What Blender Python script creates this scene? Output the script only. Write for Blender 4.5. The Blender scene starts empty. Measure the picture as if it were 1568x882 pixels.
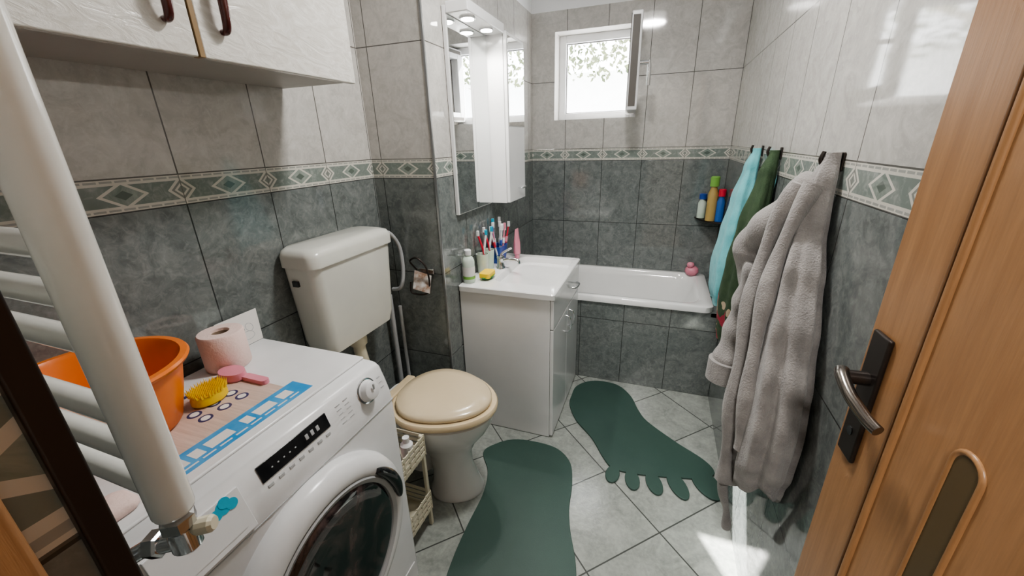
import bpy, math, random
from mathutils import Vector, Matrix
random.seed(3)
SC=bpy.context.scene
W=1.5266;YB=2.7886;XP=.2985;YP=1.4508;YF=2.182
ZBB=1.274;HB=.0749;TH=.4085;TW=.25;ZC=2.45;ZT=2.147
ZTOP=ZBB+HB
YW=.05   # inner face of the door wall
JX=.965  # door jamb x

# ------------------------------------------------------------------ nodes
class S:
    def __init__(s,nt,sock): s.nt=nt;s.k=sock
def _m(nt,op,*a):
    n=nt.nodes.new('ShaderNodeMath');n.operation=op
    for i,v in enumerate(a):
        if isinstance(v,S): nt.links.new(v.k,n.inputs[i])
        else: n.inputs[i].default_value=v
    return S(nt,n.outputs[0])
for nm,op in (('__add__','ADD'),('__sub__','SUBTRACT'),('__mul__','MULTIPLY'),('__truediv__','DIVIDE')):
    setattr(S,nm,lambda s,o,op=op:_m(s.nt,op,s,o))
S.__radd__=lambda s,o:_m(s.nt,'ADD',o,s)
S.__rsub__=lambda s,o:_m(s.nt,'SUBTRACT',o,s)
S.__rmul__=lambda s,o:_m(s.nt,'MULTIPLY',o,s)
def lt(a,b): return _m(a.nt if isinstance(a,S) else b.nt,'LESS_THAN',a,b)
def gt(a,b): return _m(a.nt if isinstance(a,S) else b.nt,'GREATER_THAN',a,b)
def fr(a): return _m(a.nt,'FRACT',a)
def fl(a): return _m(a.nt,'FLOOR',a)
def ab(a): return _m(a.nt,'ABSOLUTE',a)
def mn(a,b): return _m(a.nt,'MINIMUM',a,b)
def mixc(nt,f,a,b):
    n=nt.nodes.new('ShaderNodeMix');n.data_type='RGBA'
    if isinstance(f,S): nt.links.new(f.k,n.inputs[0])
    else: n.inputs[0].default_value=f
    for i,v in ((6,a),(7,b)):
        if isinstance(v,S): nt.links.new(v.k,n.inputs[i])
        else: n.inputs[i].default_value=(*v,1)
    return S(nt,n.outputs[2])
def newmat(name):
    m=bpy.data.materials.new(name);m.use_nodes=True;nt=m.node_tree
    b=nt.nodes['Principled BSDF'];return m,nt,b
def noise(nt,vec,scale,detail=4,rough=.55,dist=0):
    n=nt.nodes.new('ShaderNodeTexNoise');n.inputs['Scale'].default_value=scale;n.inputs['Detail'].default_value=detail
    n.inputs['Roughness'].default_value=rough;n.inputs['Distortion'].default_value=dist
    if vec is not None: nt.links.new(vec.k,n.inputs['Vector'])
    return S(nt,n.outputs[0])
def ramp(nt,f,a,b):
    n=nt.nodes.new('ShaderNodeMapRange');n.inputs[1].default_value=a;n.inputs[2].default_value=b
    nt.links.new(f.k,n.inputs[0]);return S(nt,n.outputs[0])
def bump(nt,b,h,strength,dist=.002):
    n=nt.nodes.new('ShaderNodeBump');n.inputs['Strength'].default_value=strength;n.inputs['Distance'].default_value=dist
    nt.links.new(h.k,n.inputs['Height']);nt.links.new(n.outputs[0],b.inputs['Normal'])
def objco(nt):
    n=nt.nodes.new('ShaderNodeTexCoord');return S(nt,n.outputs['Object'])
def sep(nt,v):
    n=nt.nodes.new('ShaderNodeSeparateXYZ');nt.links.new(v.k,n.inputs[0])
    return [S(nt,o) for o in n.outputs]
def comb(nt,a,b,c):
    n=nt.nodes.new('ShaderNodeCombineXYZ')
    for i,v in enumerate((a,b,c)):
        if isinstance(v,S): nt.links.new(v.k,n.inputs[i])
        else: n.inputs[i].default_value=v
    return S(nt,n.outputs[0])
def setc(nt,b,c): nt.links.new(c.k,b.inputs['Base Color'])

def pm(name,col,rough=.4,metal=0,col2=None,scale=8,bumps=0,bscale=60,coat=0,emit=0,trans=0,sheen=0):
    m,nt,b=newmat(name)
    b.inputs['Roughness'].default_value=rough;b.inputs['Metallic'].default_value=metal
    b.inputs['Base Color'].default_value=(*col,1);b.inputs['Coat Weight'].default_value=coat
    b.inputs['Sheen Weight'].default_value=sheen
    co=objco(nt)
    if col2 is None: col2=tuple(c*.93 for c in col)
    f=ramp(nt,noise(nt,co,scale),.35,.65)
    setc(nt,b,mixc(nt,f,col,col2))
    if bumps: bump(nt,b,noise(nt,co,bscale,3),bumps,.004)
    if emit:
        b.inputs['Emission Color'].default_value=(*col,1);b.inputs['Emission Strength'].default_value=emit
    if trans: b.inputs['Transmission Weight'].default_value=trans
    return m

LOW1=(.128,.144,.140);LOW2=(.225,.244,.236)
UP1=(.45,.435,.41);UP2=(.58,.565,.535)
def tilemat(name,axis,u0,z0=None,only_low=False,paint=True,lift=1.0):
    m,nt,b=newmat(name);co=objco(nt);x,y,z=sep(nt,co);u=x if axis=='x' else y
    g=.0018
    uu=(u-u0)/TW;fu=fr(uu+100);du=mn(fu,1-fu)*TW
    if only_low:
        fz=fr((z-z0)/TH+10);dz=mn(fz,1-fz)*TH;rowid=fl((z-z0)/TH+10)
        isup=None
    else:
        fa=fr((ZBB-z)/TH+10);fb=fr((z-ZTOP)/TH+10)
        da=mn(fa,1-fa)*TH;db=mn(fb,1-fb)*TH
        isup=gt(z,ZTOP);dz=da+(db-da)*isup
        rowid=fl((ZBB-z)/TH+10)+isup*7
    cell=comb(nt,fl(uu+100)*3.7+0.0,rowid*5.3,0.0)
    vm=nt.nodes.new('ShaderNodeVectorMath');vm.operation='ADD';nt.links.new(co.k,vm.inputs[0]);nt.links.new(cell.k,vm.inputs[1])
    v=S(nt,vm.outputs[0])
    n1=ramp(nt,noise(nt,v,13,7,.7,1.6),.36,.68)
    n2=ramp(nt,noise(nt,v,48,5,.65,1.0),.48,.72)
    low=mixc(nt,n2*.5,mixc(nt,n1,tuple(c*lift for c in LOW1),tuple(c*lift for c in LOW2)),(.32,.34,.325))
    col=low
    grout=lt(mn(du,dz),g)
    groutc=(.045,.05,.048)
    if only_low:
        col=mixc(nt,grout,low,groutc)
    else:
        up=mixc(nt,n1,UP1,UP2);up=mixc(nt,n2*.5,up,(.64,.63,.60))
        col=mixc(nt,isup,low,up)
        col=mixc(nt,grout,col,mixc(nt,isup,groutc,(.12,.115,.105)))
        inb=gt(z,ZBB)*lt(z,ZTOP)
        vv=(z-ZBB)/HB;p=ab(fu-.5);q=ab(vv-.5)
        big=p*(1/.16)+q*(1/.32);sm=(.5-p)*(1/.10)+q*(1/.32)
        base=(.62,.60,.54)
        gn=mixc(nt,n1,(.19,.23,.205),(.36,.40,.36))
        bc=mixc(nt,lt(big,1.0),base,gn)
        bc=mixc(nt,lt(big,.45),bc,(.13,.16,.14))
        tri=gt(big,1.28)*gt(sm,1.35)*lt(q,.31)
        bc=mixc(nt,tri,bc,mixc(nt,n2,(.21,.245,.225),(.34,.37,.34)))
        bc=mixc(nt,lt(sm,1.0)*gt(sm,.72),bc,(.26,.27,.25))
        bc=mixc(nt,lt(sm,.45),bc,(.25,.27,.25))
        dash=gt(q,.385)*lt(q,.445)*gt(fr(fu*9),.18)
        bc=mixc(nt,dash,bc,(.36,.365,.34))
        bc=mixc(nt,gt(q,.48),bc,(.12,.12,.11))
        bc=mixc(nt,lt(du,.0012),bc,(.2,.2,.18))
        col=mixc(nt,inb,col,bc)
        grout=grout*(1-inb)
        if paint:
            pt=gt(z,ZT);col=mixc(nt,pt,col,(.86,.87,.88));grout=grout*(1-pt)
            rr=.055+pt*.6
            nt.links.new(rr.k,b.inputs['Roughness'])
    if not paint or only_low: b.inputs['Roughness'].default_value=.08
    setc(nt,b,col)
    h=(1-grout)+n1*.02
    bump(nt,b,h,.35,.0012)
    b.inputs['IOR'].default_value=1.65
    return m
M_back=tilemat('tile_back','x',W)
M_right=tilemat('tile_right','y',YB)
M_left=tilemat('tile_left','y',.6948)
M_pil=tilemat('tile_pilaster','x',XP)
M_pside=tilemat('tile_pilaster_side','y',YP)
M_tub=tilemat('tile_tub','x',W,z0=.0,only_low=True,lift=.95)
def floormat():
    m,nt,b=newmat('floor_tile');co=objco(nt);x,y,z=sep(nt,co)
    a=((x-1.04)+(y-1.44))*(.70711/.333);c=((x-1.04)-(y-1.44))*(.70711/.333)
    fa=fr(a+50);fc=fr(c+50);d=mn(mn(fa,1-fa),mn(fc,1-fc))
    cell=comb(nt,fl(a+50)*3.1,fl(c+50)*4.7,0.0)
    vm=nt.nodes.new('ShaderNodeVectorMath');vm.operation='ADD';nt.links.new(co.k,vm.inputs[0]);nt.links.new(cell.k,vm.inputs[1]);v=S(nt,vm.outputs[0])
    n1=ramp(nt,noise(nt,v,8,6,.65,1.5),.35,.68);n2=ramp(nt,noise(nt,v,60,3,.6),.4,.7)
    col=mixc(nt,n1,(.245,.265,.245),(.375,.395,.365));col=mixc(nt,n2*.35,col,(.48,.49,.455))
    g=lt(d,.008);col=mixc(nt,g,col,(.08,.085,.08));setc(nt,b,col)
    b.inputs['Roughness'].default_value=.16
    bump(nt,b,(1-g)+n2*.3,.35,.0015);return m
M_floor=floormat()
def woodmat(name,c1,c2,axis='z',rough=.35):
    m,nt,b=newmat(name);co=objco(nt);x,y,z=sep(nt,co)
    v=comb(nt,x*22,y*22,z*1.3) if axis=='z' else comb(nt,x*1.3,y*22,z*22)
    n=ramp(nt,noise(nt,v,2.2,8,.65,.8),.3,.7);n2=ramp(nt,noise(nt,v,9,4,.7),.4,.75)
    setc(nt,b,mixc(nt,n2*.4,mixc(nt,n,c1,c2),tuple(c*.6 for c in c1)))
    b.inputs['Roughness'].default_value=rough;bump(nt,b,n2,.12,.001);return m
M_wood=woodmat('door_wood',(.32,.165,.075),(.42,.23,.11))
M_wood2=woodmat('door_wood_dark',(.17,.085,.04),(.24,.13,.06))
M_slot=pm('door_slot_dark',(.11,.075,.035),.35)  # dark brown for the flat slot strips on the door leaf
M_white=pm('white_paint',(.85,.85,.86),.6)
M_gloss=pm('white_lacquer',(.78,.78,.78),.18,col2=(.76,.76,.76),coat=.3)
M_cer=pm('ceramic_white',(.78,.78,.77),.08,coat=.5,col2=(.76,.76,.75))
M_plw=pm('plastic_white',(.77,.775,.78),.25)
M_cist=pm('plastic_cistern',(.68,.68,.62),.22,col2=(.65,.65,.60))
M_cream=pm('plastic_cream',(.68,.64,.50),.35)
M_seat=pm('seat_beige',(.72,.59,.39),.22,col2=(.70,.57,.38),coat=.3)
M_seat2=pm('seat_lid',(.67,.56,.39),.2,col2=(.65,.54,.37),coat=.3)
M_chr=pm('chrome',(.75,.76,.78),.12,1)
M_dk=pm('dark_metal',(.06,.05,.045),.35,.7)
M_tr=pm('steel_trim',(.42,.43,.44),.3,.9)
M_brz=pm('handle_steel',(.22,.20,.18),.22,.95)
M_blk=pm('black_gloss',(.012,.013,.015),.08,coat=.4)
M_grey=pm('grey_plastic',(.45,.46,.47),.35)
M_dgrey=pm('dark_grey_seal',(.11,.10,.09),.5)
M_mat=pm('green_foam',(.038,.078,.064),.5,col2=(.046,.090,.074),scale=4,bumps=.15,bscale=300)
M_enam=pm('radiator_enamel',(.80,.80,.76),.2,coat=.4)
M_ora=pm('orange_plastic',(.85,.22,.035),.3)
M_yel=pm('yellow_plastic',(.88,.60,.03),.4)
M_pink=pm('pink_plastic',(.75,.28,.36),.35)
M_pink2=pm('pale_pink_paper',(.85,.66,.61),.85,bumps=.3,bscale=150)
M_core=pm('cardboard',(.35,.27,.2),.9)
M_blue=pm('blue_plastic',(.03,.08,.34),.3)
M_cyan=pm('cyan_print',(.03,.42,.60),.4)
M_blues=pm('blue_sticker',(.03,.27,.58),.35,col2=(.10,.38,.68),scale=16)
M_stk=woodmat('sticker_wood',(.55,.41,.34),(.68,.55,.48),'x',.35)
M_nav=pm('navy_print',(.05,.05,.14),.4)
M_mirror=pm('mirror_glass',(.88,.90,.90),.01,1,col2=(.88,.90,.90))
M_robe=pm('robe_terry',(.235,.22,.21),.95,col2=(.33,.31,.295),scale=20,bumps=.8,bscale=240,sheen=.3)
M_turq=pm('towel_turquoise',(.13,.43,.47),.95,col2=(.19,.52,.55),scale=20,bumps=.7,bscale=300,sheen=.2)
M_lamp=pm('lamp_glow',(1,.97,.9),.4,emit=30)
def towelgreen():
    m,nt,b=newmat('towel_green');co=objco(nt);x,y,z=sep(nt,co)
    n=ramp(nt,noise(nt,co,30),.3,.7);c=mixc(nt,n,(.03,.058,.028),(.055,.09,.045))
    r=gt(noise(nt,co,16,1),.52)*lt(z,.80);c=mixc(nt,r,c,(.30,.03,.05))
    r2=gt(noise(nt,co,22,1),.64)*lt(z,.80);c=mixc(nt,r2,c,(.45,.35,.25))
    setc(nt,b,c);b.inputs['Roughness'].default_value=.95;bump(nt,b,noise(nt,co,300,2),.6,.004);return m
M_tgr=towelgreen()
def marbled():
    m,nt,b=newmat('cabinet_marbled');co=objco(nt);x,y,z=sep(nt,co)
    v=comb(nt,x,y*.7+z*.4,z*1.6)
    n=ramp(nt,noise(nt,v,22,5,.6,2.0),.35,.7)
    setc(nt,b,mixc(nt,n,(.60,.575,.53),(.75,.735,.70)));b.inputs['Roughness'].default_value=.22
    bump(nt,b,n,.3,.003);return m
M_marb=marbled()
M_carc=pm('cabinet_carcass',(.40,.38,.35),.45)
M_gold=pm('cabinet_edge',(.26,.17,.08),.4)
M_mar=pm('handle_maroon',(.08,.015,.013),.2,coat=.5)
def drummat():
    m,nt,b=newmat('drum_glass');co=objco(nt)
    n=ramp(nt,noise(nt,co,9,4,.6,1.5),.45,.7);setc(nt,b,mixc(nt,n,(.008,.008,.009),(.12,.08,.075)))
    b.inputs['Roughness'].default_value=.06;b.inputs['Coat Weight'].default_value=1;return m
M_drum=drummat()
M_leaf=pm('leaves',(.05,.07,.03),.7,col2=(.20,.22,.12),scale=3)
M_bark=pm('bark',(.5,.45,.38),.9)
M_plaster=pm('outdoor_plaster',(.95,.95,.95),.9)
M_glass,nt,b=newmat('window_glass');b.inputs['Transmission Weight'].default_value=1;b.inputs['Roughness'].default_value=0;b.inputs['IOR'].default_value=1.02;b.inputs['Base Color'].default_value=(1,1,1,1)
M_gbot=pm('green_bottle',(.22,.45,.10),.25);M_bbot=pm('blue_bottle',(.03,.12,.38),.25);M_clr=pm('clear_bottle',(.62,.68,.62),.1,col2=(.5,.62,.5))
M_obot=pm('amber_bottle',(.45,.32,.12),.2)
M_red=pm('red_plastic',(.6,.03,.06),.3);M_spg=pm('sponge_green',(.05,.25,.08),.9,bumps=.5,bscale=200)
M_skin=pm('paper_print',(.75,.74,.72),.6,col2=(.35,.22,.15),scale=30)
M_card=pm('card_white',(.76,.74,.71),.6)
M_rev=pm('reveal_tile',(.76,.74,.71),.2)
M_hall=pm('hall_paint',(.62,.58,.52),.7)

# ------------------------------------------------------------------ geometry
def link(o,parent=None):
    SC.collection.objects.link(o)
    if parent: o.parent=parent
    return o
def grp(name,parent=None):
    e=bpy.data.objects.new(name,None);e.empty_display_size=.05;return link(e,parent)
def mesh(name,vs,fs,mat,parent=None,smooth=None,bevel=0,seg=3):
    me=bpy.data.meshes.new(name);me.from_pydata([tuple(v) for v in vs],[],fs);me.update()
    import bmesh
    bm=bmesh.new();bm.from_mesh(me);bmesh.ops.recalc_face_normals(bm,faces=bm.faces);bm.to_mesh(me);bm.free()
    me.materials.append(mat);o=bpy.data.objects.new(name,me);link(o,parent)
    if smooth is not None:
        for p in me.polygons: p.use_smooth=True
        me.set_sharp_from_angle(angle=math.radians(smooth))
    if bevel:
        for p in me.polygons: p.use_smooth=True
        me.set_sharp_from_angle(angle=math.radians(180))
        md=o.modifiers.new('b','BEVEL');md.width=bevel;md.segments=seg;md.limit_method='ANGLE';md.harden_normals=True
    return o
def box(name,x0,x1,y0,y1,z0,z1,mat,parent=None,bevel=0,seg=3):
    vs=[(x,y,z) for x in (x0,x1) for y in (y0,y1) for z in (z0,z1)]
    fs=[(0,1,3,2),(4,6,7,5),(0,4,5,1),(2,3,7,6),(0,2,6,4),(1,5,7,3)]
    return mesh(name,vs,fs,mat,parent,bevel=bevel,seg=seg)
def loft(name,rings,mat,parent=None,cap0=True,cap1=True,smooth=40,closed=True):
    n=len(rings[0]);vs=[p for r in rings for p in r];fs=[]
    for i in range(len(rings)-1):
        for j in range(n if closed else n-1):
            k=(j+1)%n;fs.append((i*n+j,i*n+k,(i+1)*n+k,(i+1)*n+j))
    if cap0: fs.append(tuple(range(n)))
    if cap1: fs.append(tuple(range((len(rings)-1)*n,len(rings)*n)))
    return mesh(name,vs,fs,mat,parent,smooth=smooth)
def frame(d):
    d=Vector(d).normalized();a=Vector((0,0,1)) if abs(d.z)<.9 else Vector((1,0,0))
    u=d.cross(a).normalized();return u,d.cross(u).normalized(),d
def cyl(name,p0,p1,r0,mat,parent=None,r1=None,n=32,smooth=40):
    r1=r0 if r1 is None else r1;p0=Vector(p0);p1=Vector(p1);u,v,d=frame(p1-p0)
    R=[[p+r*(math.cos(t)*u+math.sin(t)*v) for t in [2*math.pi*i/n for i in range(n)]] for p,r in ((p0,r0),(p1,r1))]
    return loft(name,R,mat,parent,smooth=smooth)
def revolve(name,c,axis,prof,mat,parent=None,n=48,smooth=40,cap0=True,cap1=True):
    c=Vector(c);u,v,d=frame(axis)
    R=[[c+h*d+r*(math.cos(t)*u+math.sin(t)*v) for t in [2*math.pi*i/n for i in range(n)]] for r,h in prof]
    return loft(name,R,mat,parent,cap0,cap1,smooth)
def cat(pts,k=8,closed=False):
    P=[Vector(p) for p in pts];n=len(P);out=[]
    rng=range(n) if closed else range(n-1)
    for i in rng:
        a,b,c,d=(P[(i-1)%n],P[i],P[(i+1)%n],P[(i+2)%n]) if closed else (P[max(i-1,0)],P[i],P[i+1],P[min(i+2,n-1)])
        for j in range(k):
            t=j/k;out.append(.5*((2*b)+(c-a)*t+(2*a-5*b+4*c-d)*t*t+(3*b-a-3*c+d)*t**3))
    if not closed: out.append(P[-1])
    return out
def tube(name,pts,r,mat,parent=None,k=8,n=16,closed=False):
    Q=cat(pts,k,closed) if k>1 else [Vector(p) for p in pts]
    rad=r if callable(r) else (lambda t:r)
    rings=[];pu=None;L=len(Q)
    for i,p in enumerate(Q):
        d=(Q[(i+1)%L]-Q[i-1]) if closed else (Q[min(i+1,L-1)]-Q[max(i-1,0)]);d.normalize()
        if pu is None: u,v,_=frame(d)
        else:
            u=(pu-pu.dot(d)*d).normalized();v=d.cross(u)
        pu=u;rr=rad(i/(L-1))
        rings.append([p+rr*(math.cos(t)*u+math.sin(t)*v) for t in [2*math.pi*j/n for j in range(n)]])
    if closed: rings.append(rings[0])
    return loft(name,rings,mat,parent,cap0=not closed,cap1=not closed,smooth=60)
def extrude(name,pts,z0,z1,mat,parent=None,bevel=0):
    n=len(pts);vs=[(p[0],p[1],z0) for p in pts]+[(p[0],p[1],z1) for p in pts]
    fs=[tuple(range(n)),tuple(range(n,2*n))]+[(i,(i+1)%n,n+(i+1)%n,n+i) for i in range(n)]
    return mesh(name,vs,fs,mat,parent,bevel=bevel,seg=2)
def rrect(x0,x1,y0,y1,r,z,k=8):
    out=[]
    for cx,cy,a0 in ((x1-r,y1-r,0),(x0+r,y1-r,90),(x0+r,y0+r,180),(x1-r,y0+r,270)):
        for i in range(k+1):
            a=math.radians(a0+90*i/k);out.append((cx+r*math.cos(a),cy+r*math.sin(a),z))
    return out

# ------------------------------------------------------------------ room
box('floor',-.12,1.7,-.12,YB+.3,-.06,0,M_floor)
box('ceiling',-.12,1.7,-.12,YB+.3,ZC,ZC+.06,M_white)
box('wall_left',-.12,0,YW-.17,YB+.2,0,ZC,M_left)
box('wall_right',W,W+.12,YW,YB+.2,0,ZC,M_right)
o=box('wall_pilaster',0,XP,YP,YB,0,ZC,M_pil)
o.data.materials.append(M_pside)
for p in o.data.polygons:
    if abs(p.normal.x)>.5: p.material_index=1
box('trim_1',XP-.006,XP+.003,YP-.003,YP+.006,0,ZC,M_tr,bevel=.001)
wx0,wx1,wz0,wz1=.45,.965,1.53,2.035;D=.22
def backwall():
    vs=[];fs=[]
    def q(a,b,c,d):
        i=len(vs);vs.extend([a,b,c,d]);fs.append((i,i+1,i+2,i+3))
    X0,X1,Z0,Z1=-.12,W+.12,0,ZC
    for y in (YB,YB+D):
        q((X0,y,Z0),(X1,y,Z0),(X1,y,wz0),(X0,y,wz0));q((X0,y,wz1),(X1,y,wz1),(X1,y,Z1),(X0,y,Z1))
        q((X0,y,wz0),(wx0,y,wz0),(wx0,y,wz1),(X0,y,wz1));q((wx1,y,wz0),(X1,y,wz0),(X1,y,wz1),(wx1,y,wz1))
    a,b=YB,YB+D
    q((wx0,a,wz0),(wx0,b,wz0),(wx0,b,wz1),(wx0,a,wz1));q((wx1,a,wz0),(wx1,b,wz0),(wx1,b,wz1),(wx1,a,wz1))
    q((wx0,a,wz0),(wx1,a,wz0),(wx1,b,wz0),(wx0,b,wz0));q((wx0,a,wz1),(wx1,a,wz1),(wx1,b,wz1),(wx0,b,wz1))
    q((X0,a,Z1),(X1,a,Z1),(X1,b,Z1),(X0,b,Z1));q((X0,a,Z0),(X1,a,Z0),(X1,b,Z0),(X0,b,Z0))
    q((X0,a,Z0),(X0,b,Z0),(X0,b,Z1),(X0,a,Z1));q((X1,a,Z0),(X1,b,Z0),(X1,b,Z1),(X1,a,Z1))
    o=mesh('wall_back',vs,fs,M_back)
    o.data.materials.append(M_rev)
    for p in o.data.polygons:
        c=p.center
        if YB+.01<c.y<YB+D-.01 and wx0-.01<c.x<wx1+.01 and wz0-.01<c.z<wz1+.01: p.material_index=1
backwall()
box('wall_front',-.12,JX,YW-.17,YW-.016,0,ZC,M_left)
box('wall_front_lining',0,JX,YW-.016,YW,0,ZC,M_left)
box('wall_front_header',JX,W+.12,YW-.17,YW,2.08,ZC,M_white)
box('wall_front_side',W+.02,W+.14,YW-.17,YW,0,2.08,M_white)
t=grp('trim_2')
box('corner_strip',JX-.003,JX+.004,YW-.006,YW+.003,0,2.08,M_dk,t,bevel=.0012)
box('casing',JX,JX+.012,YW-.20,YW-.018,0,2.08,M_wood,t,bevel=.003)
# hallway behind the doorway
box('wall_hall_back',-1.0,2.6,-1.75,-1.65,0,ZC,M_hall);box('wall_hall_left',-1.1,-1.0,-1.75,-.12,0,ZC,M_hall);box('wall_hall_right',2.6,2.7,-1.75,-.12,0,ZC,M_hall)
box('wall_hall_near_left',-1.0,-.12,-.14,-.12,0,ZC,M_hall);box('wall_hall_near_right',W+.14,2.6,-.14,-.12,0,ZC,M_hall)
box('floor_hall',-1.0,2.6,-1.65,-.12,-.06,0,M_wood2);box('ceiling_hall',-1.1,2.7,-1.75,-.12,ZC,ZC+.06,M_white)

# window
w=grp('window_1')
fy=YB+.12;ft=.045
def framebox(pref,x0,x1,z0,z1,y0,y1,t,mat,par):
    box(pref+'_left',x0,x0+t,y0,y1,z0,z1,mat,par,bevel=.004);box(pref+'_right',x1-t,x1,y0,y1,z0,z1,mat,par,bevel=.004)
    box(pref+'_bottom',x0+t,x1-t,y0,y1,z0,z0+t,mat,par,bevel=.004);box(pref+'_top',x0+t,x1-t,y0,y1,z1-t,z1,mat,par,bevel=.004)
framebox('frame',wx0,wx1,wz0,wz1,fy,fy+.06,ft,M_plw,w)
framebox('seal',wx0+ft,wx1-ft,wz0+ft,wz1-ft,fy+.02,fy+.03,.005,M_dgrey,w)
sx=wx1-.012;s0,s1=wz0+.02,wz1-.02
sa=grp('sash',w);sa.location=(sx,fy,0);sa.rotation_euler=(0,0,math.radians(5))
L=.46
box('sash_hinge_stile',-.055,0,-.06,0,s0,s1,M_plw,sa,bevel=.006);box('sash_free_stile',-.055,0,-L,-L+.06,s0,s1,M_plw,sa,bevel=.006)
box('sash_top',-.055,0,-L+.06,-.06,s1-.06,s1,M_plw,sa,bevel=.004);box('sash_bottom',-.055,0,-L+.06,-.06,s0,s0+.06,M_plw,sa,bevel=.004)
box('sash_gasket',-.0585,-.0545,-L+.006,-L+.055,s0+.01,s1-.01,M_dgrey,sa)
box('sash_gasket_bottom',-.0585,-.0545,-L+.055,-.02,s0+.01,s0+.03,M_dgrey,sa);box('sash_gasket_top',-.0585,-.0545,-L+.055,-.02,s1-.03,s1-.01,M_dgrey,sa)
box('sash_edge_hardware',-.048,-.012,-L-.003,-L+.001,s0+.02,s1-.02,M_dgrey,sa)
box('sash_glass',-.034,-.028,-L+.05,-.05,s0+.05,s1-.05,M_glass,sa)
cyl('handle_neck',(0,-L+.03,1.78),(.045,-L+.03,1.78),.011,M_chr,sa)
tube('handle_lever',[(.045,-L+.03,1.79),(.05,-L+.03,1.75),(.05,-L+.03,1.67)],.010,M_chr,sa)

# exterior
box('neighbour_wall',-6,6,6.0,6.2,-.5,2.25,M_plaster)
def tree():
    vs=[];fs=[]
    for i in range(5200):
        c=Vector((random.uniform(-3.5,3.5),random.uniform(5.0,5.8),random.uniform(2.1,3.35)))
        u=Vector((random.gauss(0,1),random.gauss(0,1),random.gauss(0,1))).normalized();v=u.cross(Vector((random.gauss(0,1),1,random.gauss(0,1)))).normalized()
        s=random.uniform(.02,.05);k=len(vs);vs+= [c-u*s,c+v*s*.5,c+u*s,c-v*s*.5];fs.append((k,k+1,k+2,k+3))
    g=grp('garden_tree');mesh('foliage',vs,fs,M_leaf,g)
    tube('trunk',[(-1.3,5.4,-.5),(-1.2,5.4,1.0),(-1.0,5.4,2.2)],.09,M_bark,g)
    tube('branch_1',[(-1.0,5.4,2.2),(-.2,5.3,2.5),(.8,5.3,3.1)],.03,M_bark,g);tube('branch_2',[(-1.0,5.4,2.2),(-.6,5.3,2.9),(-.3,5.3,3.3)],.025,M_bark,g)
tree()

# ------------------------------------------------------------------ bathtub
b=grp('bathtub')
TX0,TX1,TY0,TY1,TZ=XP+.003,1.485,YF-.012,YB-.003,.554
rings=[]
for z,o,r in ((TZ-.035,0,.05),(TZ-.006,0,.05),(TZ,.006,.05),(TZ,.040,.09),(TZ-.006,.048,.10),(TZ-.05,.060,.11),(.30,.10,.13),(.19,.13,.15),(.155,.18,.14)):
    xa=.06 if o>.01 else 0
    rings.append(rrect(TX0+o+xa*.6,TX1-o-xa*(1.0 if z<.5 else .3),TY0+o,TY1-o*.9,r,z,10))
loft('shell',rings,M_cer,b,cap0=False,smooth=50)
loft('underside',[rrect(TX0+.03,TX1-.03,TY0+.045,TY1-.02,.1,TZ-.034,8),rrect(TX0+.1,TX1-.1,TY0+.1,TY1-.1,.1,.12,8)],M_cer,b,cap0=False)
revolve('overflow',(TX0+.112,2.49,.42),(1,0,.15),[(.03,0),(.03,.006),(.01,.008)],M_chr,b,n=24)
box('apron',XP+.002,W-.001,YF,YF+.028,.001,TZ-.038,M_tub,b)
box('ledge',TX1-.01,W-.001,YF,YB-.002,TZ-.06,TZ-.037,M_tub,b)

# ------------------------------------------------------------------ vanity
v=grp('bathroom_vanity');VX0,VX1,VY0,VY1,VZ=XP+.004,.745,1.575,2.165,.745
box('side_near',VX0,VX1,VY0,VY0+.016,.003,VZ,M_gloss,v,bevel=.0015);box('side_far',VX0,VX1,VY1-.016,VY1,.003,VZ,M_gloss,v,bevel=.0015)
box('bottom',VX0,VX1-.02,VY0+.016,VY1-.016,.03,.046,M_gloss,v);box('back',VX0,VX0+.008,VY0+.016,VY1-.016,.046,VZ,M_gloss,v)
box('drawer_front',VX1+.001,VX1+.017,VY0+.002,VY1-.002,.60,VZ-.004,M_gloss,v,bevel=.003)
box('door_near',VX1+.001,VX1+.017,VY0+.002,1.868,.012,.595,M_gloss,v,bevel=.003);box('door_far',VX1+.001,VX1+.017,1.872,VY1-.002,.012,.595,M_gloss,v,bevel=.003)
for i,(y,z,ax) in enumerate(((2.02,.665,'y'),(1.83,.52,'z'),(1.91,.52,'z'))):
    hx=VX1+.017
    if ax=='y': P=[(hx,y-.045,z),(hx+.022,y-.036,z),(hx+.027,y,z),(hx+.022,y+.036,z),(hx,y+.045,z)]
    else: P=[(hx,y,z-.045),(hx+.022,y,z-.036),(hx+.027,y,z),(hx+.022,y,z+.036),(hx,y,z+.045)]
    tube('handle_%d'%(i+1),P,.005,M_chr,v)
CX0,CX1,CY0,CY1,CZ=XP+.002,.768,1.562,2.168,.776
rg=[rrect(CX0+.012,CX1-.012,CY0+.012,CY1-.006,.012,VZ+.001,8),rrect(CX0,CX1,CY0,CY1,.015,VZ+.004,8),rrect(CX0,CX1,CY0,CY1,.015,CZ-.004,8),rrect(CX0+.004,CX1-.004,CY0+.004,CY1-.004,.013,CZ,8),
 rrect(.435,CX1-.028,1.665,2.12,.05,CZ,8),rrect(.440,CX1-.033,1.670,2.115,.05,CZ-.014,8),rrect(.450,CX1-.045,1.685,2.10,.06,CZ-.08,8),rrect(.48,CX1-.09,1.74,2.04,.06,CZ-.125,8),rrect(.53,CX1-.14,1.83,1.95,.04,CZ-.135,8)]
loft('washbasin',rg,M_cer,v,smooth=40)
cyl('drain',(.58,1.89,CZ-.134),(.58,1.89,CZ-.127),.024,M_chr,v)
cyl('overflow',(.446,1.89,CZ-.045),(.456,1.89,CZ-.047),.012,M_blk,v)
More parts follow.
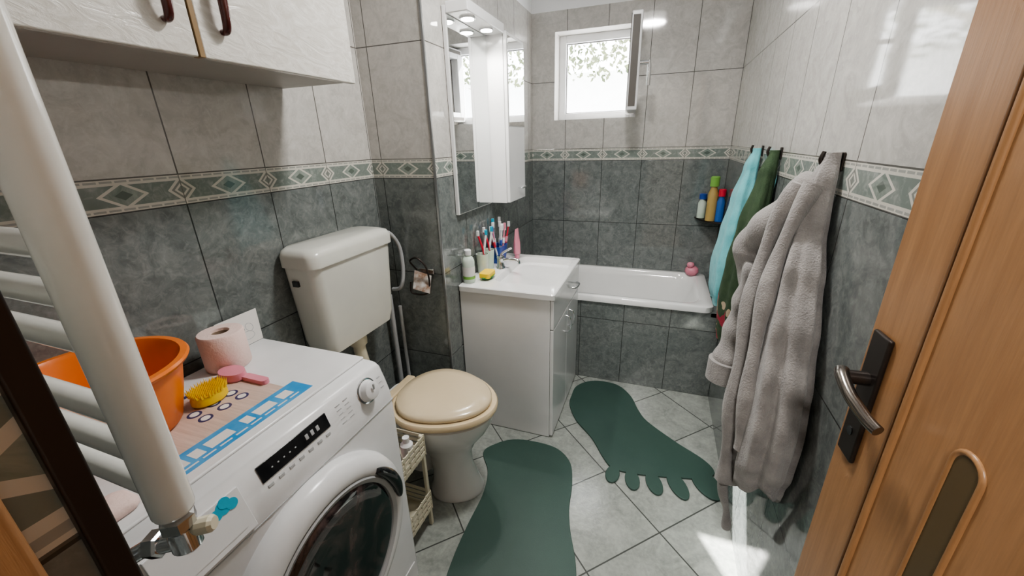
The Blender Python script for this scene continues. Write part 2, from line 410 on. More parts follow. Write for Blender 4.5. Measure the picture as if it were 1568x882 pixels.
f=grp('faucet');FY=1.87
revolve('body',(.40,FY,CZ),(0,0,1),[(.025,0),(.025,.008),(.020,.014),(.019,.05),(.021,.062),(.017,.07)],M_chr,f,n=32)
tube('spout',[(.40,FY,CZ+.038),(.44,FY,CZ+.052),(.49,FY,CZ+.050),(.50,FY,CZ+.032)],.010,M_chr,f)
tube('lever',[(.40,FY,CZ+.068),(.412,FY+.01,CZ+.085),(.45,FY+.035,CZ+.105)],lambda t:.008-.003*t,M_chr,f)

h=grp('toothbrush_holder')
hc=(.345,1.985)
loft('basket',[rrect(hc[0]-r,hc[0]+r,hc[1]-r*1.7,hc[1]+r*1.7,.012,z,5) for r,z in ((.026,CZ+.001),(.034,CZ+.095),(.031,CZ+.095),(.024,CZ+.008))],M_blue,h,smooth=40)
cols=[M_plw,M_red,M_blue,M_pink,M_plw,M_plw,M_cyan,M_plw,M_pink,M_blue,M_plw,M_red]
for i,c in enumerate(cols):
    bx=hc[0]+random.uniform(-.017,.017);by=hc[1]-.040+.0072*i
    tx=bx+random.uniform(-.025,.025);ty=by+(i-5.5)*.010;tz=CZ+random.uniform(.165,.215)
    tube('brush_%d_handle'%(i+1),[(bx,by,CZ+.012),((bx+tx)/2,(by+ty)/2,CZ+.10),(tx,ty,tz)],lambda t:.0065-.003*t,c,h,k=4,n=10)
    box('brush_%d_head'%(i+1),tx-.006,tx+.008,ty-.006,ty+.006,tz-.004,tz+.026,M_plw if i%2 else c,h,bevel=.002)
    cyl('brush_%d_band'%(i+1),((bx+tx)/2,(by+ty)/2,CZ+.10),((bx+tx)/2+(tx-bx)*.15,(by+ty)/2+(ty-by)*.15,CZ+.13),.0078,cols[(i*5+1)%12],h,n=10)
tp=grp('toothpaste_tube')
loft('tube_body',[[(.42+rx*math.cos(t),2.075+ry*math.sin(t),CZ+z) for t in [2*math.pi*i/24 for i in range(24)]] for rx,ry,z in ((.014,.014,.002),(.014,.014,.024),(.02,.02,.03),(.018,.024,.09),(.003,.028,.17))],M_pink,tp)
for (gx,gy,mt) in ((.335,1.86,M_clr),(.34,1.775,M_clr)):
    sg=grp('drinking_glass')
    revolve('glass',(gx,gy,CZ+.001),(0,0,1),[(.026,0),(.033,.10),(.030,.10),(.024,.006)],mt,sg,n=32)
    for j in range(2):
        tube('brush_in_glass_%d'%j,[(gx,gy-.01+.02*j,CZ+.01),(gx+.008,gy+.0,CZ+.10),(gx-.01+.03*j,gy-.02+.03*j,CZ+.20)],.0055,M_plw if j else M_red,sg,n=10)
        box('brush_in_glass_head_%d'%j,gx-.016+.03*j,gx-.004+.03*j,gy-.026+.03*j,gy-.014+.03*j,CZ+.195,CZ+.222,M_cyan if j else M_plw,sg,bevel=.002)
bt=grp('soap_bottle');bp=(.333,1.625)
revolve('bottle',(bp[0],bp[1],CZ),(0,0,1),[(.001,.0005),(.027,.001),(.029,.008),(.029,.105),(.022,.123),(.014,.129),(.014,.135)],M_clr,bt,n=32)
revolve('cap',(bp[0],bp[1],CZ+.135),(0,0,1),[(.016,0),(.016,.022),(.012,.026)],M_plw,bt,n=24)
revolve('label',(bp[0],bp[1],CZ+.035),(0,0,1),[(.0295,0),(.0295,.045)],M_card,bt,n=32,cap0=False,cap1=False)
revolve('label_band',(bp[0],bp[1],CZ+.020),(0,0,1),[(.0296,0),(.0296,.014)],M_gbot,bt,n=32,cap0=False,cap1=False)
sp=grp('soap_dish')
loft('dish',[[(.395+r*1.0*math.cos(t),1.70+r*1.5*math.sin(t),CZ+z) for t in [2*math.pi*i/32 for i in range(32)]] for r,z in ((.022,.001),(.034,.016),(.031,.016),(.02,.006))],M_spg,sp)
loft('sponge',[rrect(.367,.423,1.655,1.745,.014,z,6) for z in (CZ+.012,CZ+.034)],M_yel,sp)

# mirror with light canopy and side cabinet
mc=grp('mirror_cabinet')
MX=XP+.002;CT=1.90
box('backboard',MX,MX+.016,1.60,2.25,1.10,CT,M_gloss,mc,bevel=.002)
box('mirror',MX+.016,MX+.020,1.605,1.985,1.105,CT-.03,M_mirror,mc)
CBX=.418
box('cabinet_body',MX+.016,CBX-.018,1.99,2.25,1.10,CT-.012,M_gloss,mc,bevel=.002)
box('cabinet_door',CBX-.017,CBX,1.992,2.248,1.102,CT-.014,M_gloss,mc,bevel=.003)
box('door_mirror',CBX,CBX+.003,2.0,2.24,1.48,CT-.03,M_mirror,mc,bevel=.001)
tube('door_handle',[(CBX,2.13,1.165),(CBX+.02,2.135,1.165),(CBX+.02,2.20,1.165),(CBX,2.205,1.165)],.004,M_chr,mc)
box('canopy',MX+.016,.412,1.60,1.985,CT-.028,CT+.012,M_gloss,mc,bevel=.004)
for i,(x,y) in enumerate(((.368,1.69),(.368,1.88))):
    cyl('spot_ring_%d'%(i+1),(x,y,CT-.034),(x,y,CT-.027),.033,M_chr,mc);cyl('spot_glow_%d'%(i+1),(x,y,CT-.036),(x,y,CT-.033),.025,M_lamp,mc)
    l=bpy.data.lights.new('spot','SPOT');l.energy=(8,15)[i];l.spot_size=math.radians(140);l.spot_blend=.8;l.shadow_soft_size=.025;l.color=(1,.96,.90)
    lo=bpy.data.objects.new('spot_light_%d'%(i+1),l);link(lo,mc);lo.location=(x,y,CT-.042)

# ------------------------------------------------------------------ toilet
t=grp('toilet');TYc=1.17
def egg(cx,rx,ry,z,n=48,back=.8,yc=TYc):
    return [(cx+(rx if math.cos(a)>0 else rx*back)*math.cos(a),yc+ry*math.sin(a)*(1-.10*math.cos(a)),z) for a in [2*math.pi*i/n for i in range(n)]]
loft('bowl',[egg(.43,.128,.105,.001),egg(.43,.128,.105,.02),egg(.43,.112,.09,.05),egg(.42,.095,.08,.13),egg(.415,.10,.085,.20),egg(.405,.14,.115,.26),egg(.40,.19,.155,.32),egg(.40,.215,.175,.37),egg(.40,.225,.183,.405),egg(.40,.21,.17,.414)],M_cer,t,smooth=60)
loft('outlet_housing',[rrect(.13,.34,TYc-.10,TYc+.10,.05,z) for z in (.30,.405)],M_cer,t,smooth=40)
loft('outlet_pipe',[rrect(.10,.34,TYc-.06,TYc+.06,.05,z) for z in (.08,.30)],M_cer,t,smooth=40)
loft('seat',[egg(.40,.226,.184,.418),egg(.40,.236,.194,.424),egg(.40,.238,.196,.438),egg(.40,.232,.190,.446),egg(.40,.15,.11,.446)],M_seat,t,smooth=50)
loft('lid',[egg(.40,.208,.168,.447),egg(.40,.214,.174,.451),egg(.40,.214,.174,.461),egg(.40,.205,.166,.469),egg(.40,.16,.125,.475),egg(.40,.08,.06,.478)],M_seat2,t,smooth=60)
box('hinge_block',.185,.225,TYc-.09,TYc+.09,.42,.455,M_seat,t,bevel=.008)
c=grp('cistern',t)
def cr(z,x1,ya,yb,r=.035): return rrect(.004,x1,ya,yb,r,z,8)
loft('tank',[cr(.705,.115,.955,1.265),cr(.715,.135,.94,1.28),cr(.76,.143,.928,1.292),cr(1.045,.152,.908,1.312)],M_cist,c,smooth=50)
loft('tank_lid',[cr(1.04,.160,.90,1.320),cr(1.075,.160,.90,1.320),cr(1.092,.153,.907,1.313,.04),cr(1.10,.13,.93,1.29,.04)],M_cist,c,smooth=60)
box('side_knob',.05,.075,.904,.914,.975,.995,M_blk,c,bevel=.002)
tube('flush_pipe',[(.075,1.12,.71),(.075,1.125,.60),(.085,1.15,.44),(.16,1.17,.37)],.024,M_cream,c)
revolve('flush_nut',(.075,1.12,.66),(0,0,1),[(.034,0),(.036,.02),(.034,.045)],M_cream,c,n=12)
tube('supply_hose',[(.08,1.312,1.03),(.09,1.37,1.06),(.10,1.425,.99),(.10,1.435,.88),(.09,1.42,.80),(.04,1.425,.78)],.009,M_grey,c)
pp=grp('supply_pipe');cyl('pipe_1',(.035,1.40,.002),(.035,1.40,.76),.011,M_grey,pp);cyl('pipe_2',(.065,1.425,.002),(.065,1.425,.70),.008,M_grey,pp)
tp=grp('toilet_paper_holder')
box('plate',.165,.255,YP-.012,YP-.001,.865,.89,M_chr,tp,bevel=.003)
tube('bracket',[(.17,YP-.01,.88),(.165,YP-.05,.93),(.21,YP-.06,.95),(.25,YP-.055,.90),(.25,YP-.06,.80),(.17,YP-.065,.79),(.165,YP-.06,.84)],.004,M_dk,tp)
mesh('leaflets',[(.17,YP-.03,.885),(.26,YP-.04,.87),(.265,YP-.075,.80),(.175,YP-.065,.81),(.18,YP-.02,.87),(.25,YP-.028,.86),(.25,YP-.06,.80),(.18,YP-.05,.80)],[(0,1,2,3),(4,5,6,7)],M_skin,tp)

# ------------------------------------------------------------------ washing machine
wm=grp('washing_machine');WY0,WY1=.18,.772
prof=[(.04,.012),(.04,.842),(.048,.85),(.445,.85),(.462,.847),(.474,.838),(.487,.80),(.497,.765),(.50,.74),(.50,.02),(.49,.012)]
def ring(y,s=0):
    cx,cz=.27,.43
    return [(x+(s if x<cx else -s),y,z+(s if z<cz else -s)) for x,z in prof]
loft('body',[ring(WY0,.01),ring(WY0+.003,.004),ring(WY0+.01),ring(WY1-.01),ring(WY1-.003,.004),ring(WY1,.01)],M_plw,wm,smooth=35)
box('top_lid',.045,.425,WY0+.006,WY1-.006,.849,.857,M_plw,wm,bevel=.004)
box('panel_seam',.4975,.5015,WY0+.004,WY1-.004,.7335,.7358,M_grey,wm)
def onpanel(y,z,off=.0):
    t=(z-.765)/(.838-.765);return Vector((.497-.023*t+off,y,z+off*.3))
def panelquad(name,y0,y1,z0,z1,mat,off=.0025):
    A=[onpanel(y0,z0,off),onpanel(y1,z0,off),onpanel(y1,z1,off),onpanel(y0,z1,off)];B=[onpanel(y0,z0,-.004),onpanel(y1,z0,-.004),onpanel(y1,z1,-.004),onpanel(y0,z1,-.004)]
    return mesh(name,A+B,[(0,1,2,3),(4,5,6,7),(0,1,5,4),(1,2,6,5),(2,3,7,6),(3,0,4,7)],mat,wm,bevel=.001,seg=2)
panelquad('display',.385,.56,.798,.832,M_blk,.003)
for i in range(3): panelquad('digit_%d'%i,.495+i*.015,.503+i*.015,.809,.821,M_grey,.0036)
for i in range(5): panelquad('led_%d'%i,.41+i*.014,.414+i*.014,.812,.815,M_grey,.0036)
for i in range(7): panelquad('button_%d'%i,.39+i*.025,.403+i*.025,.783,.789,M_grey,.002)
for i in range(10): panelquad('label_%d'%i,.590+(i//5)*.026,.605+(i//5)*.026,.780+(i%5)*.011,.7825+(i%5)*.011,M_grey,.0015)
for i in range(3): panelquad('label_r%d'%i,.738,.75,.785+i*.014,.788+i*.014,M_grey,.0015)
kb=onpanel(.692,.806);revolve('dial',kb,(1,0,.3),[(.030,-.004),(.030,.004),(.026,.006),(.023,.022),(.019,.024)],M_plw,wm,n=40,smooth=30)
revolve('dial_ring',kb,(1,0,.3),[(.0335,-.004),(.0335,.003),(.030,.0045)],M_chr,wm,n=40)
box('dial_mark',kb.x+.024,kb.x+.0275,kb.y-.002,kb.y+.002,kb.z+.010,kb.z+.026,M_grey,wm)
panelquad('detergent_drawer',.195,.345,.746,.829,M_plw,.005)
mesh('drawer_grip',[onpanel(.21,.757,.006),onpanel(.33,.757,.006),onpanel(.32,.770,.006),onpanel(.22,.770,.006)],[(0,1,2,3)],M_plw,wm)
dc=(.50,.465,.482);RS=1.055
def rs(P): return [(r*RS,h) for r,h in P]
revolve('door_ring',dc,(1,0,0),rs([(.238,-.002),(.240,.012),(.234,.032),(.216,.046),(.198,.05),(.186,.044),(.180,.03),(.178,.01)]),M_plw,wm,n=96,smooth=60,cap0=False,cap1=False)
revolve('door_gasket',dc,(1,0,0),rs([(.190,.047),(.186,.051),(.176,.047),(.165,.035)]),M_grey,wm,n=96,smooth=60,cap0=False,cap1=False)
revolve('door_glass',dc,(1,0,0),rs([(.186,.030),(.180,.045),(.155,.052),(.12,.050),(.08,.044),(.03,.042),(.001,.042)]),M_drum,wm,n=96,smooth=60)
hp=[]
for k in range(9):
    an=math.radians(2+ k*5.6);hp.append((.552,dc[1]+.212*math.cos(an),dc[2]+.212*math.sin(an)))
tube('door_handle',hp,lambda t:.017*math.sin(math.pi*min(max(t*.9+.05,0),1))**.5,M_blk,wm,k=3)
for i,(dy,dz,rr) in enumerate(((0,0,.013),(-.014,-.004,.010),(.014,-.004,.010),(.004,.006,.010))):
    revolve('logo_sticker_%d'%i,onpanel(.312+dy,.815+dz,.0055+.0002*i),(.95,0,.3),[(rr,-.002),(rr,.0003)],M_cyan,wm,n=24)
box('kickplate',.4985,.503,WY0+.02,WY1-.02,.03,.10,M_plw,wm,bevel=.002)
for i,(x,y) in enumerate(((.09,.23),(.45,.23),(.09,.73),(.45,.73))): cyl('foot_%d'%i,(x,y,.0),(x,y,.014),.02,M_blk,wm)
st=grp('washer_sticker')
box('sticker_wood',.125,.335,.28,.585,.857,.8575,M_stk,st);box('sticker_blue',.335,.400,.265,.61,.857,.8577,M_blues,st)
for i,(a_,b_) in enumerate(((.29,.34),(.35,.37),(.38,.43),(.455,.475),(.485,.53),(.545,.575))): box('print_bar_%d'%i,.350,.378,a_,b_,.8577,.8580,M_card,st)
for i in range(9): box('print_line_%d'%i,.386,.390,.29+.033*i,.315+.033*i,.8577,.8580,M_card,st)
for i in range(7): box('headline_%d'%i,.140,.152,.40+.024*i,.417+.024*i,.8575,.8578,M_nav,st)
for i in range(6):
    x=.235+.036*(i%2);y=.44+.042*(i//2);cyl('icon_%d'%i,(x,y,.8575),(x,y,.858),.014,M_nav,st)
    cyl('icon_in_%d'%i,(x,y,.858),(x,y,.8584),.009,M_card,st)
WT=.857
r=grp('toilet_paper_roll');rc=(.100,.620)
revolve('roll',(rc[0],rc[1],WT+.0005),(0,0,1),[(.022,0),(.050,0),(.053,.004),(.053,.096),(.050,.100),(.022,.100),(.021,.09),(.021,.004)],M_pink2,r,n=48,cap0=False,cap1=False)
revolve('core',(rc[0],rc[1],WT+.002),(0,0,1),[(.0212,0),(.0212,.092),(.0195,.092),(.0195,0)],M_core,r,n=32,cap0=False,cap1=False)
cd=grp('leaflet_card');mesh('card',[(.045,.655,WT+.001),(.045,.765,WT+.001),(.010,.79,WT+.085),(.010,.662,WT+.085),(.048,.655,WT+.001),(.048,.765,WT+.001),(.013,.79,WT+.086),(.013,.662,WT+.086)],[(0,1,2,3),(4,5,6,7),(0,1,5,4),(1,2,6,5),(2,3,7,6),(3,0,4,7)],M_card,cd)
for i,(yy,ry) in enumerate(((.715,.014),(.745,.011),(.73,.02))):
    hh=.045 if i<2 else .025
    tube('print_%d'%i,[(.0483-.412*(hh+.011*math.sin(a)),yy+ry*math.cos(a),WT+hh+.011*math.sin(a)) for a in [q*math.pi/6 for q in range(12)]],.0007,M_grey,cd,closed=True,n=6,k=2)
bs=grp('washing_up_basin');bc=(.150,.345)
revolve('bowl',(bc[0],bc[1],WT+.001),(0,0,1),[(.001,0),(.098,0),(.108,.006),(.125,.07),(.138,.135),(.150,.140),(.153,.146),(.150,.151),(.138,.151),(.132,.142),(.118,.07),(.098,.012),(.001,.01)],M_ora,bs,n=64,smooth=50)
hb=grp('hairbrush')
loft('handle',[rrect(.205,.285,.572,.592,.009,z,6) for z in (WT+.001,WT+.012)],M_pink,hb)
loft('head',[[(.175+.038*s*math.cos(a),.575+.026*s*math.sin(a),z) for a in [2*math.pi*i/24 for i in range(24)]] for s,z in ((.9,WT+.001),(1,WT+.006),(.95,WT+.022))],M_pink,hb)
yb=grp('scalp_brush');yc=(.215,.49)
loft('base',[[(yc[0]+.030*s*math.cos(a),yc[1]+.038*s*math.sin(a),z) for a in [2*math.pi*i/32 for i in range(32)]] for s,z in ((.85,WT+.001),(1,WT+.006),(1,WT+.018),(.9,WT+.026))],M_yel,yb)
vs=[];fs=[]
for i in range(-4,5):
    for j in range(-5,6):
        x=i*.0065;y=j*.0065
        if (x/.029)**2+(y/.037)**2<1:
            k=len(vs);X=yc[0]+x;Y=yc[1]+y;s=.0024;z0=WT+.024;z1=WT+.044
            vs+= [(X-s,Y-s,z0),(X+s,Y-s,z0),(X+s,Y+s,z0),(X-s,Y+s,z0),(X+x*.15,Y+y*.15,z1)];fs+=[(k,k+1,k+4),(k+1,k+2,k+4),(k+2,k+3,k+4),(k+3,k,k+4)]
mesh('bristles',vs,fs,M_yel,yb)
sd=grp('soap_bar');loft('soap',[rrect(.34+o,.40-o,.195+o,.255-o,.015,z,6) for o,z in ((.003,WT+.001),(0,WT+.006),(0,WT+.014),(.006,WT+.020))],M_pink2,sd,smooth=60)

# ------------------------------------------------------------------ radiator
ra=grp('towel_radiator')
sb=Vector((.795,.135,1.125));stp=Vector((.825,.128,1.85));SR=.0148
cyl('stile_right',sb,stp,SR,M_enam,ra,n=48)
revolve('stile_end',sb,(0,0,-1),[(SR,0),(SR*.93,.003),(.009,.006)],M_enam,ra)
cyl('stile_left',(.36,.135,1.125),(.36,.128,1.85),SR,M_enam,ra)
for i,z in enumerate((1.15,1.185,1.22,1.28,1.315,1.35,1.43,1.465,1.50,1.60,1.635,1.67,1.75,1.785)):
    xx=.795+.03*(z-1.125)/.725
    cyl('rung_%02d'%i,(.36,.133,z),(xx,.133,z),.0095,M_enam,ra,n=24)
cyl('wall_mount',(.6,.05,1.66),(.6,.133,1.66),.008,M_enam,ra)
vl=grp('radiator_valve')
revolve('nut',(.795,.135,1.118),(0,0,-1),[(.009,0),(.0135,.002),(.0135,.012),(.010,.016)],M_chr,vl,n=6,smooth=20)
revolve('body',(.795,.135,1.103),(0,0,-1),[(.010,0),(.0115,.005),(.0115,.020),(.008,.024)],M_chr,vl,n=24)
cyl('branch',(.795,.135,1.090),(.765,.12,1.084),.008,M_chr,vl);revolve('branch_nut',(.778,.127,1.087),(-1,-.4,-.15),[(.010,0),(.012,.002),(.012,.011),(.009,.013)],M_chr,vl,n=6,smooth=20)
tube('pipe',[(.765,.12,1.084),(.74,.09,1.07),(.73,.05,1.06)],.007,M_chr,vl)
revolve('knob',(.803,.14,1.100),(.85,.5,.1),[(.006,0),(.0075,.003),(.0075,.013),(.0055,.016)],M_cream,vl,n=12,smooth=20)

# ------------------------------------------------------------------ wall cabinet
wc=grp('wall_cabinet')
box('carcass',.002,.265,.16,1.07,1.58,2.25,M_carc,wc,bevel=.001)
box('door_far',.266,.285,.637,1.07,1.575,2.25,M_marb,wc,bevel=.003);box('door_near',.266,.285,.16,.625,1.575,2.25,M_marb,wc,bevel=.003)
box('edge_strip',.266,.287,.626,.636,1.575,2.25,M_gold,wc,bevel=.001)
for i,y in enumerate((.578,.685)):
    tube('handle_%d'%i,[(.285,y,1.628),(.300,y,1.632),(.309,y-.003,1.67),(.305,y,1.73),(.296,y+.004,1.79),(.285,y,1.795)],lambda t:.0055+.0035*math.sin(t*math.pi),M_mar,wc)

# ------------------------------------------------------------------ slatted cart
ct=grp('storage_cart')
for x in (.10,.425):
    for y in (.815,.955): box('leg_%d_%d'%(x*100,y*100),x,x+.014,y,y+.014,.001,.43,M_cream,ct,bevel=.003)
def basket(nm,z,hh):
    box(nm+'_floor',.10,.44,.815,.97,z,z+.006,M_cream,ct)
    for k in range(4):
        zz=z+.006+k*hh/4
        box(nm+'_near%d'%k,.10,.44,.813,.817,zz,zz+hh/4*.55,M_cream,ct);box(nm+'_far%d'%k,.10,.44,.968,.972,zz,zz+hh/4*.55,M_cream,ct)
        box(nm+'_end%d'%k,.437,.441,.815,.97,zz,zz+hh/4*.55,M_cream,ct);box(nm+'_back%d'%k,.098,.102,.815,.97,zz,zz+hh/4*.55,M_cream,ct)
    for k in range(6): box(nm+'_post%d'%k,.4365,.4415,.815+k*.03,.820+k*.03,z,z+hh,M_cream,ct)
basket('top',.34,.09);basket('bottom',.08,.09)
bx=grp('toiletry_bottles')
for i,(x,y,m_,hh) in enumerate(((.40,.85,M_dk,.11),(.40,.92,M_plw,.10),(.34,.86,M_pink,.12),(.33,.93,M_blk,.10),(.27,.88,M_plw,.12))):
    revolve('bottle_%d'%i,(x,y,.3465),(0,0,1),[(.001,0),(.021,.001),(.022,.01),(.022,hh*.7),(.012,hh*.8),(.012,hh)],m_,bx,n=20)

# ------------------------------------------------------------------ foot mats
def footmat(name,outline,toes,ang):
    g=grp(name)
    extrude('sole',[(p.x,p.y) for p in cat([(x,y,0) for x,y in outline],8,True)],.0015,.010,M_mat,g,bevel=.002)
    for i,(x,y,a,b_) in enumerate(toes):
        c_,s_=math.cos(ang[i]),math.sin(ang[i])
        pts=[(x+a*math.cos(t)*c_-b_*math.sin(t)*s_,y+a*math.cos(t)*s_+b_*math.sin(t)*c_) for t in [2*math.pi*k/28 for k in range(28)]]
        extrude('toe_%d'%(i+1),pts,.0015,.0101,M_mat,g,bevel=.002)
R_=math.radians
footmat('foot_shaped_bath_mat',[(.79,2.04),(.84,2.11),(.92,2.145),(1.03,2.13),(1.11,2.04),(1.16,1.92),(1.21,1.84),(1.34,1.73),(1.46,1.645),(1.50,1.58),(1.46,1.53),(1.36,1.50),(1.25,1.475),(1.15,1.46),(1.07,1.465),(1.02,1.52),(.95,1.63),(.85,1.74),(.79,1.86),(.783,1.95)],
 [(1.462,1.50,.085,.052),(1.345,1.455,.075,.036),(1.25,1.435,.062,.033),(1.16,1.425,.056,.031),(1.075,1.43,.05,.030)],[R_(a) for a in (-62,-66,-72,-80,-95)])
footmat('foot_shaped_bath_mat',[(.475,1.37),(.51,1.44),(.58,1.495),(.68,1.515),(.80,1.505),(.88,1.44),(.915,1.33),(.93,1.2),(.955,1.1),(1.0,.98),(1.02,.86),(.99,.74),(.90,.70),(.78,.69),(.66,.70),(.60,.76),(.580,.86),(.572,1.0),(.570,1.15),(.54,1.27)],
 [(.95,.66,.075,.045),(.86,.64,.065,.034),(.785,.645,.058,.031),(.715,.655,.055,.03),(.65,.675,.05,.028)],[R_(-88)]*5)

# ------------------------------------------------------------------ towels, robe
def drape(name,prof,mat,parent,folds=7,amp=.16,n=96,m=70,seed=0,top=W-.006,tilt=0):
    rnd=random.Random(seed);ph=[rnd.uniform(0,6.28) for _ in range(6)]
    def ev(t):
        i=min(int(t*(len(prof)-1)),len(prof)-2);f=t*(len(prof)-1)-i;f2=f*f*(3-2*f)
        return [prof[i][k]*(1-f)+prof[i+1][k]*f if k==0 else prof[i][k]*(1-f2)+prof[i+1][k]*f2 for k in range(4)]
    rings=[]
    for a in range(m+1):
        t=a/m;z,yc,hw,dp=ev(t)
        ring=[];k=min(1,t*3)
        for j in range(n):
            th=2*math.pi*j/n
            w_=1+amp*k*(math.sin(folds*th+ph[0]+1.3*t)+.55*math.sin((folds*2-1)*th+ph[1]-2*t)+.35*math.sin(3*th+ph[2]+3*t))/1.4
            cx=math.cos(th);sy=math.sin(th)
            ex=math.copysign(abs(cx)**.8,cx)*w_;ey=math.copysign(abs(sy)**.8,sy)*(1+(w_-1)*.5)
            x=min(top-dp/2+ex*dp/2,top)
            ring.append((x,yc+ey*hw,z-tilt*ey*max(0,(t-.5)*2)+.012*math.sin(2*th+ph[3])*k+(.01*math.sin(folds*th) if t>.95 else 0)))
        rings.append(ring)
    return loft(name,rings,mat,parent,smooth=75)
def hook(y,z=1.345):
    g=grp('wall_hook')
    box('plate',W-.005,W-.0005,y-.012,y+.012,z-.02,z+.02,M_dk,g,bevel=.002)
    tube('hook',[(W-.004,y,z),(W-.03,y,z-.012),(W-.042,y,z+.004),(W-.038,y,z+.022)],.0045,M_dk,g)
for y in (1.92,1.63,1.11): hook(y)
g=grp('hand_towel')
drape('cloth',[(1.355,1.92,.018,.03),(1.28,1.925,.045,.05),(1.15,1.935,.085,.075),(1.0,1.945,.12,.095),(.85,1.95,.145,.11),(.75,1.94,.14,.105),(.68,1.93,.12,.09)],M_turq,g,folds=5,amp=.14,seed=2)
g=grp('hand_towel')
drape('cloth',[(1.355,1.63,.016,.03),(1.28,1.635,.04,.05),(1.1,1.65,.08,.08),(.95,1.67,.105,.095),(.8,1.68,.12,.10),(.64,1.67,.11,.09)],M_tgr,g,folds=5,amp=.16,seed=5)
g=grp('bathrobe')
drape('body',[(1.365,1.11,.014,.03),(1.30,1.105,.03,.05),(1.20,1.10,.052,.07),(1.10,1.07,.080,.09),(.97,1.035,.105,.105),(.85,1.01,.120,.112),(.72,1.0,.13,.115),(.6,1.01,.135,.115),(.52,1.03,.13,.105),(.47,1.03,.12,.09)],M_robe,g,folds=6,amp=.24,seed=9,tilt=.085)
tube('hood',[(1.485,1.11,1.31),(1.46,1.14,1.24),(1.43,1.19,1.17),(1.415,1.235,1.12),(1.42,1.24,1.05),(1.44,1.20,.98)],lambda t:.020+.030*math.sin(math.pi*min(t*.8+.1,1))+.004*math.sin(t*22),M_robe,g,n=28)
tube('collar',[(1.45,1.09,1.30),(1.415,1.10,1.17),(1.395,1.07,1.0),(1.388,1.03,.82),(1.392,1.02,.65),(1.405,1.03,.48)],lambda t:.019+.005*math.sin(t*20),M_robe,g,n=16)
tube('lapel',[(1.47,1.07,1.30),(1.43,1.05,1.16),(1.405,1.0,1.0),(1.40,.955,.82),(1.405,.945,.66)],lambda t:.017+.004*math.sin(t*17+1),M_robe,g,n=16)
tube('sleeve',[(1.43,1.20,1.08),(1.425,1.215,.98),(1.42,1.225,.88),(1.408,1.22,.78),(1.40,1.21,.73)],lambda t:.036+.016*t+.004*math.sin(t*26),M_robe,g,n=28)
tube('cuff',[(1.402,1.213,.765),(1.40,1.208,.70)],lambda t:.058,M_robe,g,n=28)
tube('belt',[(1.43,1.10,.80),(1.405,1.09,.6),(1.42,1.09,.4),(1.445,1.095,.30),(1.455,1.095,.23)],lambda t:.012+.003*math.sin(t*15),M_robe,g,n=12)

# ------------------------------------------------------------------ corner shelf bottles, toy
sh=grp('corner_shelf');extrude('shelf',[(W-.002,YB-.002),(W-.15,YB-.002),(W-.13,YB-.07),(W-.07,YB-.17),(W-.002,YB-.20)],.915,.925,M_dk,sh,bevel=.002)
for nm,x,y,m_,cm,hh,rr in (('shampoo_bottle',1.455,2.66,M_obot,M_gbot,.26,.028),('shampoo_bottle',1.50,2.64,M_bbot,M_red,.19,.022),('shampoo_bottle',1.41,2.745,M_clr,M_blue,.15,.024)):
    g=grp(nm);revolve('bottle',(x,y,.9255),(0,0,1),[(.001,0),(rr,.001),(rr,hh*.62),(rr*.6,hh*.75),(rr*.6,hh*.78)],m_,g,n=28)
    revolve('cap',(x,y,.9255+hh*.78),(0,0,1),[(rr*.9,0),(rr*.9,hh*.2),(rr*.7,hh*.22)],cm,g,n=20)
g=grp('bath_toy')
tc=Vector((1.40,2.725,TZ+.001))
revolve('toy_body',tc,(0,0,1),[(.001,0),(.03,.002),(.042,.022),(.038,.045),(.022,.058),(.001,.062)],M_pink,g,n=24,smooth=60)
revolve('toy_head',tc+Vector((-.012,-.014,.050)),(0,0,1),[(.001,0),(.018,.006),(.023,.02),(.018,.034),(.001,.04)],M_pink,g,n=20,smooth=60)

# ------------------------------------------------------------------ door
d=grp('door_1');H=Vector((1.489,-.03,0));E=Vector((1.462,.665,0));Ld=(E-H).length
d.location=H;d.rotation_euler=(0,0,math.atan2((E-H).y,(E-H).x))
box('leaf',0,Ld,-.030,0,.008,2.0,M_wood,d,bevel=.003)
def mold(nm,pts,r,m_): tube(nm,pts,r,m_,d,k=1,n=12,closed=True)
def frame_pts(u0,u1,z0,z1,r=.03,y=0,st=7):
    P=[]
    for cx,cz,a0 in ((u1-r,z1-r,0),(u0+r,z1-r,90),(u0+r,z0+r,180),(u1-r,z0+r,270)):
        for i in range(st):
            a=math.radians(a0+90/(st-1)*i);P.append((cx+r*math.cos(a),y,cz+r*math.sin(a)))
    return P
mold('moulding_outer',frame_pts(.105,Ld-.105,.12,1.92,r=.012),.0035,M_wood2)
mold('moulding_outer2',frame_pts(.115,Ld-.115,.130,1.91,r=.012),.0055,M_wood)
for k,u in enumerate((.475,Ld-.475)):
    mold('slot_rim_%d'%k,frame_pts(u-.020,u+.020,.25,1.10,r=.0195),.0035,M_wood)
    A=frame_pts(u-.018,u+.018,.252,1.098,r=.0178,y=.0004);B=frame_pts(u-.018,u+.018,.252,1.098,r=.0178,y=.0012)
    loft('slot_%d'%k,[A,B],M_slot,d,smooth=20)
pu=Ld-.038
box('handle_plate',pu-.021,pu+.021,0,.007,.94,1.145,M_dk,d,bevel=.003)
cyl('handle_neck',(pu,.006,1.075),(pu,.034,1.075),.010,M_dk,d)
tube('handle_lever',[(pu+.006,.036,1.080),(pu-.008,.040,1.078),(pu-.04,.041,1.068),(pu-.075,.034,1.056),(pu-.092,.028,1.052)],lambda t:.0095-.002*t,M_brz,d)
cyl('key_hole',(pu,.006,.985),(pu,.0085,.985),.007,M_blk,d)

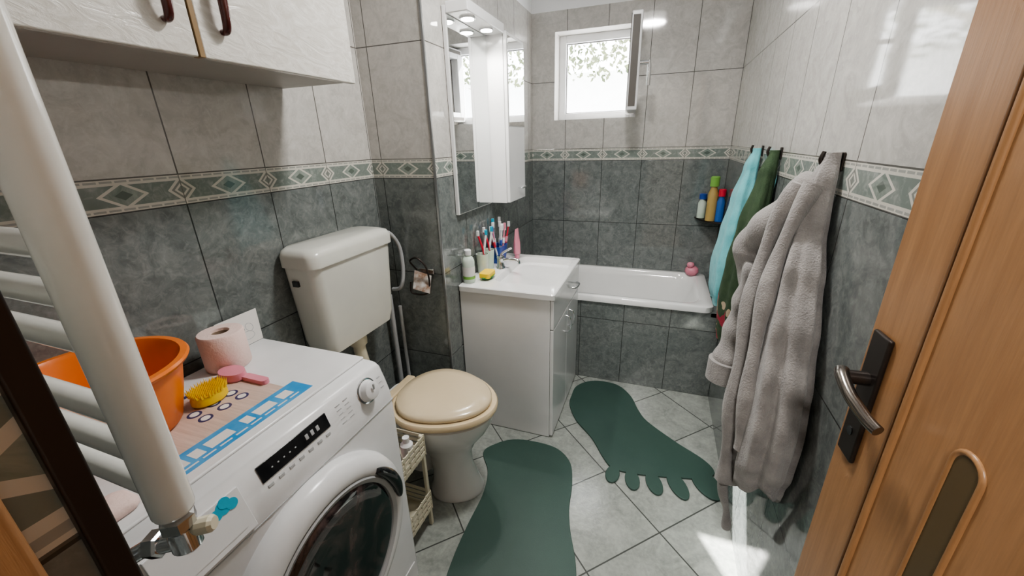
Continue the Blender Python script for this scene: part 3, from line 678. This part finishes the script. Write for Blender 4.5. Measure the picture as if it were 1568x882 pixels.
# ------------------------------------------------------------------ lamps (ceiling fixtures are unseen, added for fill)
M_glow=pm('fill_lamp_diffuser',(1,.97,.92),.4,emit=4)
def add_fill_lamp(x,y,e,size=.22):
    cl=grp('unseen_fill_lamp')
    revolve('base',(x,y,ZC-.001),(0,0,-1),[(.12,0),(.12,.02),(.10,.025)],M_chr,cl)
    revolve('diffuser',(x,y,ZC-.02),(0,0,-1),[(.11,0),(.11,.02),(.085,.045),(.04,.058),(.001,.06)],M_glow,cl,smooth=60)
    l=bpy.data.lights.new('fill_light','AREA');l.shape='DISK';l.size=size;l.energy=e;l.color=(1,.98,.95)
    lo=bpy.data.objects.new('fill_light',l);link(lo,cl);lo.location=(x,y,ZC-.085)
add_fill_lamp(.95,1.25,22)  # added lamp above the view, brightens the room
add_fill_lamp(1.1,-.9,36)  # added hall lamp behind the camera, fills through the doorway

l=bpy.data.lights.new('sun','SUN');l.energy=48;l.angle=math.radians(.6);l.color=(1,.97,.92)
lo=bpy.data.objects.new('sun',l);link(lo);lo.rotation_euler=Vector((.54,-1.01,-1)).to_track_quat('-Z','Y').to_euler()
# sampling portal in the window opening
l=bpy.data.lights.new('window_portal','AREA');l.shape='RECTANGLE';l.size=wx1-wx0;l.size_y=wz1-wz0
lo=bpy.data.objects.new('window_portal',l);link(lo,w);lo.location=((wx0+wx1)/2,YB+D+.01,(wz0+wz1)/2);lo.rotation_euler=(math.radians(-90),0,0)
l.cycles.is_portal=True
wd=bpy.data.worlds.new('world');SC.world=wd;wd.use_nodes=True
bg=wd.node_tree.nodes['Background'];bg.inputs[0].default_value=(.96,.98,1,1);bg.inputs[1].default_value=9.0

# camera
a,p,r,f=0.3550,0.3531,-0.0270,608.1125
F=Vector((-math.sin(a)*math.cos(p),math.cos(a)*math.cos(p),-math.sin(p)));R0=Vector((math.cos(a),math.sin(a),0));U0=R0.cross(F)
R=R0*math.cos(r)+U0*math.sin(r);U=-R0*math.sin(r)+U0*math.cos(r)
cam=bpy.data.cameras.new('camera');co=bpy.data.objects.new('camera',cam);link(co)
M=Matrix(((R.x,U.x,-F.x,1.1525),(R.y,U.y,-F.y,0),(R.z,U.z,-F.z,1.405),(0,0,0,1)));co.matrix_world=M
cam.sensor_width=36;cam.lens=f/1568*36;cam.clip_start=.01;SC.camera=co
SC.view_settings.view_transform='AgX'
try: SC.view_settings.look='AgX - Medium High Contrast'
except Exception as e: print(e)
